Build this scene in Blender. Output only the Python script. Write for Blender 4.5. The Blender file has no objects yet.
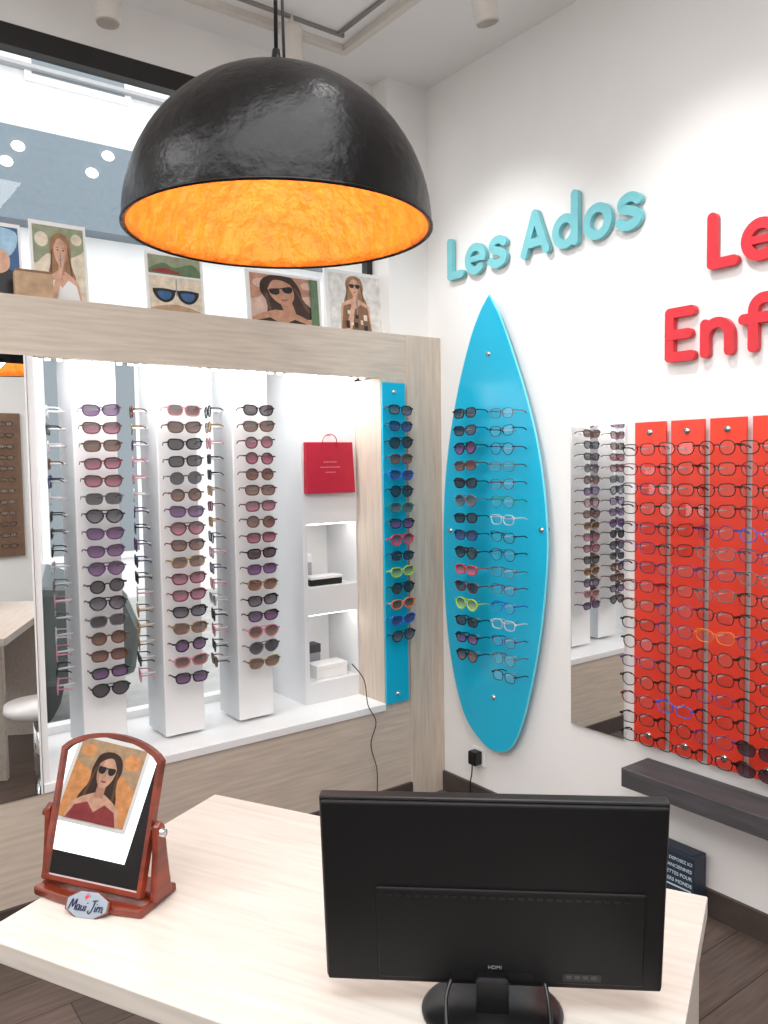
import bpy, bmesh, math, random
from mathutils import Vector, Matrix
R=math.radians; PI=math.pi
random.seed(7)
S=bpy.context.scene; COL=S.collection
try:
    S.view_settings.view_transform='Standard'
except Exception: pass
# ------------------------------------------------------------ camera
FP=810.0; CAM=Vector((-2.386,-2.774,1.5)); AZ=R(53.3); PT=R(3.46); RL=0.015
_f=Vector((math.cos(AZ)*math.cos(PT),math.sin(AZ)*math.cos(PT),-math.sin(PT)))
_r=Vector((math.sin(AZ),-math.cos(AZ),0)); _u=_r.cross(_f)
UP=_u*math.cos(RL)+_r*math.sin(RL); RT=_r*math.cos(RL)-_u*math.sin(RL)
cd=bpy.data.cameras.new('camera'); cam=bpy.data.objects.new('camera',cd); COL.objects.link(cam)
cd.sensor_fit='VERTICAL'; cd.sensor_height=36; cd.lens=36*FP/1024; cd.clip_start=.02
M=Matrix((RT,UP,-_f)).transposed().to_4x4(); M.translation=CAM; cam.matrix_world=M
S.camera=cam
def ray(px,py): return _f+RT*((px-384)/FP)-UP*((py-512)/FP)
def PX(px,py,x): d=ray(px,py); return CAM+d*((x-CAM.x)/d.x)
def PY(px,py,y): d=ray(px,py); return CAM+d*((y-CAM.y)/d.y)
def PZ(px,py,z): d=ray(px,py); return CAM+d*((z-CAM.z)/d.z)
# ------------------------------------------------------------ materials
def lin(c):
    o=[]
    for v in c:
        v/=255; o.append(v/12.92 if v<=.04045 else ((v+.055)/1.055)**2.4)
    return (*o,1)
MT={}
def mat(n,c,rough=.5,metal=0,emit=0,alpha=1,noise=0,nscale=20,bump=0,bscale=60,stretch=None,spec=None,coat=0,trans=0,bdist=.02):
    if n in MT: return MT[n]
    m=bpy.data.materials.new(n); m.use_nodes=True; MT[n]=m
    nt=m.node_tree; b=nt.nodes['Principled BSDF']; L=nt.links
    b.inputs['Base Color'].default_value=lin(c); b.inputs['Roughness'].default_value=rough; b.inputs['Metallic'].default_value=metal
    if spec is not None: b.inputs['Specular IOR Level'].default_value=spec
    if coat: b.inputs['Coat Weight'].default_value=coat
    if trans: b.inputs['Transmission Weight'].default_value=trans
    if emit: b.inputs['Emission Color'].default_value=lin(c); b.inputs['Emission Strength'].default_value=emit
    b.inputs['Alpha'].default_value=alpha
    if noise or bump:
        tc=nt.nodes.new('ShaderNodeTexCoord'); mp=nt.nodes.new('ShaderNodeMapping'); L.new(tc.outputs['Object'],mp.inputs[0])
        if stretch: mp.inputs['Scale'].default_value=stretch
    if noise:
        nz=nt.nodes.new('ShaderNodeTexNoise'); nz.inputs['Scale'].default_value=nscale; nz.inputs['Detail'].default_value=5
        L.new(mp.outputs[0],nz.inputs['Vector'])
        cr=nt.nodes.new('ShaderNodeValToRGB'); L.new(nz.outputs[0],cr.inputs[0])
        cr.color_ramp.elements[0].position=.3; cr.color_ramp.elements[1].position=.7
        cr.color_ramp.elements[0].color=lin([max(0,v*(1-noise)) for v in c]); cr.color_ramp.elements[1].color=lin([min(255,v*(1+noise*.6)) for v in c])
        L.new(cr.outputs[0],b.inputs['Base Color'])
    if bump:
        n2=nt.nodes.new('ShaderNodeTexNoise'); n2.inputs['Scale'].default_value=bscale; n2.inputs['Detail'].default_value=3
        L.new(mp.outputs[0],n2.inputs['Vector'])
        bp=nt.nodes.new('ShaderNodeBump'); bp.inputs['Strength'].default_value=bump; bp.inputs['Distance'].default_value=bdist
        L.new(n2.outputs[0],bp.inputs['Height']); L.new(bp.outputs[0],b.inputs['Normal'])
    return m
def glassmat(n,tint=(1,1,1,1),refl=.08):
    m=bpy.data.materials.new(n); m.use_nodes=True; nt=m.node_tree
    for x in list(nt.nodes):
        if x.type=='BSDF_PRINCIPLED': nt.nodes.remove(x)
    o=nt.nodes['Material Output']; t=nt.nodes.new('ShaderNodeBsdfTransparent'); t.inputs[0].default_value=tint
    g=nt.nodes.new('ShaderNodeBsdfGlossy'); g.inputs['Roughness'].default_value=.02
    mx=nt.nodes.new('ShaderNodeMixShader'); mx.inputs[0].default_value=refl
    nt.links.new(t.outputs[0],mx.inputs[1]); nt.links.new(g.outputs[0],mx.inputs[2]); nt.links.new(mx.outputs[0],o.inputs[0]); MT[n]=m
    return m
def lensmat(n,c):
    m=mat(n,c,.07,alpha=.88,coat=.3); nt=m.node_tree; b=nt.nodes['Principled BSDF']
    tc=nt.nodes.new('ShaderNodeTexCoord'); sp=nt.nodes.new('ShaderNodeSeparateXYZ'); mr=nt.nodes.new('ShaderNodeMapRange')
    mr.inputs['From Min'].default_value=-.020; mr.inputs['From Max'].default_value=.014
    cr=nt.nodes.new('ShaderNodeValToRGB')
    cr.color_ramp.elements[0].color=lin([min(255,v*1.35+14) for v in c]); cr.color_ramp.elements[1].color=lin([v*.6 for v in c])
    nt.links.new(tc.outputs['Object'],sp.inputs[0]); nt.links.new(sp.outputs[2],mr.inputs[0]); nt.links.new(mr.outputs[0],cr.inputs[0]); nt.links.new(cr.outputs[0],b.inputs['Base Color'])
    return m
WALL=mat('wall_paint',(241,239,237),.7,noise=.012,nscale=3)
CEIL=mat('ceiling_paint',(242,241,240),.8,noise=.01,nscale=3)
OAKX=mat('pale_oak_x',(206,192,177),.5,noise=.07,nscale=5,stretch=(1,14,14))
OAKZ=mat('pale_oak_z',(204,190,175),.5,noise=.07,nscale=5,stretch=(14,14,1))
DESK=mat('desk_oak',(211,202,192),.38,noise=.055,nscale=4,stretch=(1.2,18,16))
WHITE=mat('white_lacquer',(244,244,244),.35,noise=.008,nscale=6)
SIDEG=mat('side_shade_lacquer',(212,215,218),.4,noise=.01,nscale=6)  # white lacquer greyed, side shade put into the colour
CABW=mat('soft_white_lacquer',(232,233,235),.4,noise=.01,nscale=6)
BLACK=mat('black_plastic',(12,12,14),.35,noise=.1,nscale=40)
BLACK2=mat('matt_black_plastic',(13,13,15),.5,noise=.1,nscale=60,spec=.3)
GREY=mat('dark_grey',(62,62,66),.5,noise=.08,nscale=20)
CHROME=mat('chrome',(210,210,212),.15,1,noise=.01)
MIRR=mat('mirror_silver',(240,242,242),.0,1)
FRAMED=mat('dark_window_frame',(30,28,28),.4,noise=.05)
BLUE=mat('turquoise_acrylic',(8,180,218),.3,noise=.02,nscale=2,coat=.2)
TEAL=mat('teal_letter',(122,198,206),.45,noise=.02)
RED=mat('red_acrylic',(238,64,42),.35,noise=.03,nscale=2,coat=.2)
REDL=mat('red_letter',(220,46,58),.45,noise=.02)
CLEAR=glassmat('clear_window_glass',(1,1,1,1),.03)
LENSC=glassmat('clear_lens',(.93,.95,.96,1),.1)
PEG=mat('white_peg',(235,236,238),.3)
PEGC=mat('clear_peg',(190,215,225),.15,alpha=.45)
CHERRY=mat('cherry_wood',(122,46,26),.3,noise=.25,nscale=6,stretch=(1,1,8),coat=.3)
BENCH=mat('dark_grey_bench',(76,74,77),.5,noise=.15,nscale=6,stretch=(10,1,10))
BASEB=mat('baseboard_grey',(72,62,58),.5,noise=.08)
def floor_mat():
    m=bpy.data.materials.new('floor_planks'); m.use_nodes=True; nt=m.node_tree; b=nt.nodes['Principled BSDF']
    tc=nt.nodes.new('ShaderNodeTexCoord'); br=nt.nodes.new('ShaderNodeTexBrick'); br.inputs['Scale'].default_value=1
    br.inputs['Brick Width'].default_value=1.2; br.inputs['Row Height'].default_value=.16; br.inputs['Mortar Size'].default_value=.002
    br.inputs['Color1'].default_value=lin((104,88,80)); br.inputs['Color2'].default_value=lin((82,70,64)); br.inputs['Mortar'].default_value=lin((40,34,30))
    nz=nt.nodes.new('ShaderNodeTexNoise'); mp=nt.nodes.new('ShaderNodeMapping'); mp.inputs['Scale'].default_value=(2,25,1)
    mx=nt.nodes.new('ShaderNodeMixRGB'); mx.blend_type='OVERLAY'; mx.inputs[0].default_value=.6
    nt.links.new(tc.outputs['Object'],br.inputs['Vector']); nt.links.new(tc.outputs['Object'],mp.inputs[0]); nt.links.new(mp.outputs[0],nz.inputs['Vector'])
    nz.inputs['Scale'].default_value=3
    nt.links.new(br.outputs[0],mx.inputs[1]); nt.links.new(nz.outputs[0],mx.inputs[2]); nt.links.new(mx.outputs[0],b.inputs['Base Color'])
    b.inputs['Roughness'].default_value=.4
    return m
FLOOR=floor_mat()
# ------------------------------------------------------------ mesh builder
class MB:
    def __init__(s): s.v=[];s.f=[];s.m=[];s.s=[]
    def add(s,vs,fs,mi=0,sm=False,T=None):
        o=len(s.v)
        for p in vs:
            p=Vector(p); s.v.append(T@p if T else p)
        for f in fs: s.f.append([i+o for i in f]); s.m.append(mi); s.s.append(sm)
        return s
    def box(s,x0,x1,y0,y1,z0,z1,mi=0,T=None):
        vs=[(x,y,z) for x in (x0,x1) for y in (y0,y1) for z in (z0,z1)]
        return s.add(vs,[(0,1,3,2),(4,6,7,5),(0,4,5,1),(2,3,7,6),(0,2,6,4),(1,5,7,3)],mi,False,T)
    def prism(s,pts,off,mi=0,sm=False,T=None):
        n=len(pts); off=Vector(off); a=[Vector(p) for p in pts]; vs=a+[p+off for p in a]
        fs=[list(range(n)),list(range(2*n-1,n-1,-1))]
        s.add(vs,fs,mi,False,T)
        o=len(s.v)-2*n
        for i in range(n):
            j=(i+1)%n; s.f.append([o+i,o+j,o+n+j,o+n+i]); s.m.append(mi); s.s.append(sm)
        return s
    def ngon(s,pts,mi=0,T=None): return s.add(pts,[list(range(len(pts)))],mi,False,T)
    def tube(s,pts,r,n=8,closed=False,mi=0,ref=None,sm=True,flat=1.0,T=None):
        P=[Vector(p) for p in pts]; k=len(P); vs=[]; fs=[]
        for i in range(k):
            if closed: t=P[(i+1)%k]-P[i-1]
            else: t=P[min(i+1,k-1)]-P[max(i-1,0)]
            t.normalize(); rf=Vector(ref) if ref else (Vector((0,0,1)) if abs(t.z)<.9 else Vector((1,0,0)))
            a=t.cross(rf); a.normalize(); b=a.cross(t); rr=r[i] if isinstance(r,(list,tuple)) else r
            for q in range(n):
                an=2*PI*(q+.5)/n; vs.append(P[i]+a*(math.cos(an)*rr)+b*(math.sin(an)*rr*flat))
        for i in range(k if closed else k-1):
            j=(i+1)%k
            for q in range(n):
                w=(q+1)%n; fs.append((i*n+q,i*n+w,j*n+w,j*n+q))
        if not closed: fs.append(list(range(n))); fs.append(list(range(k*n-1,(k-1)*n-1,-1)))
        return s.add(vs,fs,mi,sm,T)
    def lathe(s,prof,n=32,c=(0,0,0),mi=0,sm=True,T=None,sx=1,sy=1,caps=True):
        vs=[];fs=[]
        for r,z in prof:
            for q in range(n):
                a=2*PI*q/n; vs.append((c[0]+r*math.cos(a)*sx,c[1]+r*math.sin(a)*sy,c[2]+z))
        for i in range(len(prof)-1):
            for q in range(n):
                w=(q+1)%n; fs.append((i*n+q,i*n+w,(i+1)*n+w,(i+1)*n+q))
        if caps:
            if prof[0][0]>1e-4: fs.append(list(range(n)))
            if prof[-1][0]>1e-4: fs.append(list(range((len(prof)-1)*n,len(prof)*n)))
        return s.add(vs,fs,mi,sm,T)
    def mesh(s,name,mats,recalc=True):
        me=bpy.data.meshes.new(name); me.from_pydata([tuple(v) for v in s.v],[],s.f)
        for i,p in enumerate(me.polygons): p.material_index=s.m[i]; p.use_smooth=s.s[i]
        if not isinstance(mats,(list,tuple)): mats=[mats]
        for m in mats: me.materials.append(m)
        if recalc:
            bm=bmesh.new(); bm.from_mesh(me); bmesh.ops.recalc_face_normals(bm,faces=bm.faces); bm.to_mesh(me); bm.free()
        return me
    def build(s,name,mats,parent=None,loc=(0,0,0),rot=(0,0,0),bevel=0,recalc=True):
        o=bpy.data.objects.new(name,s.mesh(name,mats,recalc)); COL.objects.link(o); o.parent=parent; o.location=loc; o.rotation_euler=rot
        if bevel:
            md=o.modifiers.new('bevel','BEVEL'); md.width=bevel; md.segments=2; md.limit_method='ANGLE'
        return o
def tag(o,label,cat,group=None):
    o['label']=label; o['category']=cat
    if group: o['group']=group
    return o
def thing(name,label,cat,loc=(0,0,0),rz=0,group=None):
    o=bpy.data.objects.new(name,None); COL.objects.link(o); o.empty_display_size=.05; o.location=loc; o.rotation_euler=(0,0,rz)
    return tag(o,label,cat,group)
def struct(o): o['kind']='structure'; return o
def text_part(s,size,m,parent,T,ext=.0006,name='lettering',align='CENTER'):
    c=bpy.data.curves.new('t','FONT'); c.body=s; c.size=size; c.extrude=ext; c.align_x=align; c.align_y='CENTER'
    t=bpy.data.objects.new('t',c); COL.objects.link(t)
    bpy.context.view_layer.update()
    me=bpy.data.meshes.new_from_object(t.evaluated_get(bpy.context.evaluated_depsgraph_get())); me.transform(T)
    bpy.data.objects.remove(t); me.materials.clear(); me.materials.append(m)
    o=bpy.data.objects.new(name,me); COL.objects.link(o); o.parent=parent; return o
TXT=Matrix.Rotation(PI/2,4,'X')   # text plane xy -> xz facing -Y
def catmull(P,n=8,closed=True):
    out=[];k=len(P); P=[Vector(p) for p in P]
    for i in range(k if closed else k-1):
        if closed: a,b,c,d=P[i-1],P[i],P[(i+1)%k],P[(i+2)%k]
        else: a,b,c,d=P[max(i-1,0)],P[i],P[i+1],P[min(i+2,k-1)]
        for q in range(n):
            t=q/n; out.append(.5*((2*b)+(c-a)*t+(2*a-5*b+4*c-d)*t*t+(3*b-a-3*c+d)*t**3))
    if not closed: out.append(P[-1])
    return out
# ------------------------------------------------------------ room shell
CH=3.15
XL=-4.6; YB=-5.2
struct(MB().box(XL,0,YB,.6,-.1,0).build('floor',FLOOR))
struct(MB().box(XL-.1,.1,YB-.1,.6,CH,CH+.1).build('ceiling',CEIL))
struct(MB().box(0,.1,YB,.6,-.1,CH).build('wall_right',WALL))
struct(MB().box(XL-.1,.1,YB-.1,YB,-.1,CH).build('wall_back',WALL))
ZS=2.05; ZF=1.86; ZL=.46; PXE=-.328; CY=.19
HY=.17
hz=PY(0,22,HY).z; fz=PY(0,43,HY).z
w=MB(); w.box(-.221,0,.07,.6,ZS,CH); w.box(XL,-.221,HY,.3,hz,CH)
w.box(-.72,0,.54,.6,0,ZS); w.box(XL,-.72,.5,.6,0,ZL-.04); w.box(XL,-1.74,.5,.6,ZL-.04,ZS-.07)
struct(w.build('wall_front',WALL))
w=MB(); w.box(XL-.1,XL,YB,-2.6,0,CH); w.box(XL-.1,XL,-.1,.6,0,CH); w.box(XL-.1,XL,-2.6,-.1,2.6,CH); w.box(XL-.1,XL,-2.6,-.1,0,.25)
struct(w.build('wall_left',WALL))
w=MB()
for y0,y1 in ((-2.6,-2.52),(-1.40,-1.27),(-.62,-.54),(-.18,-.1)): w.box(XL-.08,XL+.02,y0,y1,.25,2.6)
w.box(XL-.07,XL+.01,-2.52,-.18,.25,.90); w.box(XL-.07,XL+.01,-2.52,-.18,2.5,2.6); w.box(XL-.07,XL+.01,-2.52,-.18,1.42,1.52)
w.box(XL-.07,XL+.01,-1.78,-1.72,.9,2.5)
o=struct(w.build('window_3',FRAMED)); MB().box(XL-.05,XL-.045,-2.52,-.18,.3,2.5).build('pane',CLEAR,o)
# upper window
w=MB(); w.box(XL,-.221,HY-.004,HY+.05,fz,hz+.004); w.box(XL,-.221,HY+.02,HY+.07,ZS,ZS+.03); w.box(-.25,-.221,HY+.02,HY+.06,ZS+.03,fz)
o=struct(w.build('window_1',FRAMED)); MB().box(XL,-.25,HY+.035,HY+.04,ZS+.03,fz).build('pane',CLEAR,o)
# lower window
w=MB(); w.box(-1.74,-1.71,.5,.56,ZL,1.97); w.box(-.75,-.72,.5,.54,ZL,1.97); w.box(-1.71,-.75,.5,.56,ZL,ZL+.03)
o=struct(w.build('window_2',WHITE)); MB().box(-1.71,-.75,.525,.53,ZL+.03,1.97).build('pane',CLEAR,o)
# wood unit of the front wall
struct(MB().box(XL,-.19,0,.04,ZF,ZS).box(XL,-.19,.04,.5,ZS-.06,ZS).build('trim_1',OAKX))
struct(MB().box(PXE,-.19,0,CY+.3,ZL-.03,ZF).build('trim_2',OAKZ))
struct(MB().box(-.19,0,-.012,.07,0,ZS).build('trim_3',OAKZ,bevel=.002))
struct(MB().box(XL,-.19,0,.04,0,ZL-.03).box(XL,-2.12,0,.04,ZL-.03,ZF).build('trim_4',OAKX))
struct(MB().box(-1.735,PXE,-.008,.5,ZL-.03,ZL).build('trim_5',WHITE,bevel=.002))
struct(MB().box(-1.735,-1.715,0.0,.5,ZL,ZF).build('trim_6',WHITE))
struct(MB().box(-1.74,-.19,.04,.54,ZF+.09,ZF+.11).build('trim_7',WHITE))
struct(MB().box(-.014,0,YB,-.012,0,.09).build('baseboard_right',BASEB))
struct(MB().box(XL,-.19,-.014,0,0,.08).build('baseboard_front',BASEB))
# led strip
LED=mat('led_glow',(255,252,245),.5,emit=6)
t=thing('led_strip','slim glowing light strip under the wooden fascia above the sunglasses columns','light strip',(-1.03,.07,ZF))
MB().box(-.68,.69,-.012,.012,.004,.012).build('profile',CHROME,t)
for i in range(34): MB().box(-.67+i*.04,-.655+i*.04,-.006,.006,-.003,.004).build('diode',LED,t)
# mirrors
t=thing('wall_mirror','tall mirror panel set in the wooden unit left of the sunglasses columns','mirror',(-1.927,0,ZL-.03))
MB().box(-.185,.185,-.006,.02,0,ZF-ZL+.03).build('glass',MIRR,t)
MB().box(.183,.188,-.008,.02,0,ZF-ZL+.03).build('edge_trim',WHITE,t)
a=PX(573,427,0); b=PX(573,722,0); c=PX(627,430,0)
t=thing('wall_mirror','narrow frameless mirror on the white wall between surfboard and red panels','mirror',(-.001,(a.y+c.y)/2,b.z))
hw=abs(a.y-c.y)/2
MB().box(-.012,-.004,-hw,hw,0,a.z-b.z).build('glass',MIRR,t)
MB().box(-.004,0,-hw+.01,hw-.01,.01,a.z-b.z-.01).build('backing_board',WHITE,t)
# ------------------------------------------------------------ eyewear
def outline(shape,n=18):
    pts=[]
    for i in range(n):
        a=2*PI*i/n; c,s_=math.cos(a),math.sin(a)
        if shape=='square': p=3.2;A,B=.029,.0190
        elif shape=='round': p=2.1;A,B=.0255,.0220
        elif shape=='aviator': p=2.3;A,B=.030,.0235
        else: p=2.6;A,B=.030,.0195
        x=math.copysign(abs(c)**(2/p),c)*A; z=math.copysign(abs(s_)**(2/p),s_)*B
        if shape=='aviator' and z<0: x*=1+.8*z/B*.35
        if shape in('square','cat') and z<0: x*=.92
        if shape=='cat' and z>0 and c>0: z+=.006*c
        pts.append((x,z))
    return pts
def fr_mesh(shape,r):
    m=MB()
    for s in(-1,1): m.tube([(s*(.0345+x),0,z) for x,z in outline(shape)],r,5,True,ref=(0,1,0),flat=1.2)
    m.tube([(-.010,0,.006),(-.004,-.001,.0095),(.004,-.001,.0095),(.010,0,.006)],r*1.1,5,ref=(0,1,0))
    if shape=='aviator': m.tube([(-.026,0,.021),(0,-.001,.0205),(.026,0,.021)],r*.8,5,ref=(0,1,0))
    for s in(-1,1): m.box(min(s*.060,s*.071),max(s*.060,s*.071),-.002,.005,.006,.012)
    return m
def lens_mesh(shape,s): return MB().ngon([(s*(.0345+x*.98),.0003,z*.98) for x,z in outline(shape)])
def tmp_mesh(s,tl): return MB().tube([(s*.0695,.004,.009),(s*.068,tl*.6,.009),(s*.065,tl*.8,.007),(s*.063,tl,-.008 if tl>.08 else .0)],.0020,4,ref=(0,0,1),sm=False,flat=1.5)
CACHE={}
def cm(key,fn,m):
    k=key+(m.name,)
    if k not in CACHE: CACHE[k]=fn().mesh(key[0],m,recalc=key[0]!='lens')
    return CACHE[k]
FR={'black':(18,17,20),'tortoiseshell':(92,54,34),'burgundy':(104,30,46),'navy':(28,36,80),'pink':(206,134,150),'grey':(100,100,106),'purple':(84,50,100),'red':(205,38,48),'lime':(178,205,60),'clear':(205,205,210),'gold':(176,146,100),'green':(50,120,90),'blue':(40,90,190),'white':(232,232,235),'orange':(230,120,40)}
FM={k:mat('frame_'+k,v,.25,1 if k=='gold' else 0) for k,v in FR.items()}
LM={k:lensmat('lens_'+k,v) for k,v in {'dark':(34,28,38),'brown':(92,58,46),'violet':(86,50,96),'navy':(40,48,96),'grey':(72,70,80),'rose':(132,70,92),'mirror':(110,140,90)}.items()}
def eyewear(kind,loc,rz,fcol,lens,shape,tl,label,group,thick=.0026):
    loc=Vector(loc)
    t=thing(kind,label,'sunglasses' if kind=='sunglasses' else 'glasses',loc,rz+R(random.uniform(-3,3)),group)
    t.rotation_euler.y=R(random.uniform(-2.5,2.5))
    f=FM[fcol]; L=LENSC if lens=='clear' else LM[lens]
    def p(nm,me): o=bpy.data.objects.new(nm,me); COL.objects.link(o); o.parent=t
    p('frame',cm(('frame',shape,thick),lambda:fr_mesh(shape,thick),f))
    for s in(-1,1):
        p('lens',cm(('lens',shape,s),lambda:lens_mesh(shape,s),L)); p('temple',cm(('temple',s,tl),lambda:tmp_mesh(s,tl),f))
    return t
ORD=['first','second','third','fourth','fifth','sixth','seventh','eighth','ninth','tenth','eleventh','twelfth','thirteenth','fourteenth','fifteenth','sixteenth','seventeenth','eighteenth','nineteenth']
def place(i,n): return 'topmost' if i==0 else ('lowest' if i==n-1 else ORD[i]+' from the top')
COLS=[('leftmost',75,115,.20),('middle',155,198,.15),('rightmost of the three',230,270,.15)]
NR=17
shapes=['square','cat','aviator','round','square','cat']
palette=[('black','dark'),('tortoiseshell','brown'),('black','violet'),('burgundy','rose'),('black','dark'),('purple','violet'),('navy','navy'),('black','grey'),('tortoiseshell','rose'),('grey','dark'),('black','brown'),('pink','brown'),('gold','brown'),('tortoiseshell','brown')]
pal2=palette+[('pink','rose'),('clear','grey'),('gold','brown'),('clear','rose'),('clear','brown'),('gold','rose')]
for ci,(nm,p0,p1,yf) in enumerate(COLS):
    xa=PY(p0,430,yf).x; xb=PY(p1,430,yf).x; cx=(xa+xb)/2; hw=.078; dp=.18
    t=thing('display_column','tall white display column, '+nm+', holding rows of sunglasses in the window','display column',(cx,yf+dp/2,ZL),0,'white sunglasses columns in the window niche')
    b=MB().box(-hw,hw,-dp/2,dp/2,.012,1.48).build('body',WHITE,t,bevel=.003)
    for s in(-1,1): MB().box(s*hw-.001,s*hw+.001,-dp/2+.004,dp/2-.004,.016,1.476).build('side_panel',SIDEG,t)  # thin grey skins that paint shade onto the white column's sides
    MB().lathe([(.06,0),(.06,.012)],24).build('turning_base',CHROME,t)
    ztop=PY((p0+p1)/2,411,yf).z
    for i in range(NR):
        z=ztop-i*.0625
        o=MB().tube([(0,0,0),(0,-.07,0)],.0035,6).box(-.008,.008,-.071,-.066,-.004,.003).build('peg',PEG,t,loc=(0,-dp/2,z-ZL))
        o=MB().tube([(0,0,0),(-.06,0,0)],.0035,6).build('peg',PEG,t,loc=(-hw,0,z-ZL))
        fc,ln=random.choice(palette); sh=random.choice(shapes)
        eyewear('sunglasses',(cx,yf-.072,z-.002),0,fc,ln,sh,.066,f'{fc} framed sunglasses, {place(i,NR)} on the front of the {nm.split(" of")[0]} white column','sunglasses on the fronts of the white columns',.0026)
        fc,ln=random.choice(pal2); sh=random.choice(shapes)
        eyewear('sunglasses',(cx-hw-.062,yf+dp/2,z-.002),-PI/2-R(17),fc,ln,sh,.050,f'{fc} framed sunglasses seen edge-on, {place(i,NR)} on left side of {nm.split(" of")[0]} white column','sunglasses on the left sides of the white columns',.0019)
# blue panel on wooden post
pa=PY(382,382,-.012); pb=PY(409,700,-.012)
x0=pa.x; x1=pb.x
bz0=PY(395,703,-.012).z; bz1=PY(383,382,-.012).z
t=thing('eyewear_board','narrow turquoise eyewear board on the wooden post beside the corner','display board',((x0+x1)/2,-.001,bz0))
MB().box(-(x1-x0)/2,(x1-x0)/2,-.012,-.002,0,bz1-bz0).build('board',BLUE,t,bevel=.001)
for z in(.04,bz1-bz0-.04): MB().tube([(0,.0,z),(0,-.018,z)],.009,12).build('screw',CHROME,t)
NB=15; za=PY(395,410,-.05).z; zb=PY(395,636,-.05).z
bc=[('black','grey'),('navy','navy'),('black','dark'),('tortoiseshell','brown'),('blue','navy'),('black','dark'),('green','grey'),('black','violet'),('red','rose'),('navy','dark'),('lime','mirror'),('black','dark'),('orange','brown'),('blue','navy'),('black','grey')]
for i in range(NB):
    z=za+(zb-za)*i/(NB-1)
    MB().tube([(0,-.012,z-bz0),(0,-.056,z-bz0)],.003,6).build('peg',PEGC,t)
    eyewear('sunglasses',((x0+x1)/2,-.058,z),R(6),bc[i][0],bc[i][1],shapes[i%3],.034,f'{bc[i][0]} framed sunglasses, {place(i,NB)} on the narrow turquoise board at the wooden post','sunglasses on the narrow turquoise board',.0024)
# surfboard
ol=[(490,295),(499,312),(510,342),(528,400),(541,460),(548,530),(546,590),(538,655),(526,712),(514,744),(500,751),(484,742),(465,712),(452,655),(446,590),(445,520),(449,455),(459,392),(472,338),(483,308)]
P3=[PX(x,y,-.03) for x,y in ol]
sm=catmull(P3[1:],6,False); pts=[P3[0]]+sm
org=Vector((-.002,PX(497,530,-.03).y,PX(500,751,-.03).z))
t=thing('surfboard_display','turquoise surfboard shaped eyewear board mounted on the white wall','display board',org)
MB().prism([Vector((-.036,p.y-org.y,p.z-org.z)) for p in pts],(.010,0,0)).build('board',BLUE,t,bevel=.002)
EDG=mat('acrylic_edge',(120,222,240),.3,noise=.02)
MB().tube([Vector((-.031,p.y-org.y,p.z-org.z)) for p in pts],.0045,6,True,ref=(1,0,0)).build('bright_edge',EDG,t)
for x,y in((490,354),(547,530),(495,697),(449,530)):
    q=PX(x,y,-.03)-org
    if x==547: q.y+=.02
    if x==449: q.y-=.02
    MB().tube([(0,q.y,q.z),(-.042,q.y,q.z)],.010,14).build('standoff_screw',CHROME,t)
def surfrow(pxa,ya,yb,n,kind,fr,grp,side):
    A=PX(pxa,ya,-.036); B=PX(pxa+2,yb,-.036)
    for i in range(n):
        q=A.lerp(B,i/(n-1))
        MB().tube([(-.036,q.y-org.y,q.z-org.z),(-.112,q.y-org.y,q.z-org.z)],.003,6).build('peg',PEGC,t)
        fc,ln=fr[i%len(fr)]
        eyewear(kind,(-.116,q.y,q.z-.002),-PI/2,fc,ln,shapes[(i*7)%3],.072,f'{fc} framed {"sunglasses" if kind=="sunglasses" else "spectacles"}, {place(i,n)} in the {side} row on the turquoise surfboard',grp,.0026 if kind=='sunglasses' else .0015)
fa=[('black','dark'),('navy','dark'),('black','violet'),('tortoiseshell','brown'),('black','dark'),('grey','grey'),('black','dark'),('navy','navy'),('black','dark'),('red','rose'),('burgundy','dark'),('lime','mirror'),('black','dark'),('black','violet'),('black','brown')]
surfrow(479,413,652,15,'sunglasses',fa,'sunglasses in the left row on the surfboard','left')
fb=[('grey','clear'),('black','clear'),('navy','clear'),('grey','clear'),('burgundy','clear'),('green','clear'),('clear','clear'),('black','clear'),('navy','clear'),('grey','clear'),('burgundy','clear'),('blue','clear'),('clear','clear'),('purple','clear'),('grey','clear'),('black','clear')]
surfrow(516,413,673,16,'eyeglasses',fb,'spectacles in the right row on the surfboard','right')
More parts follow.
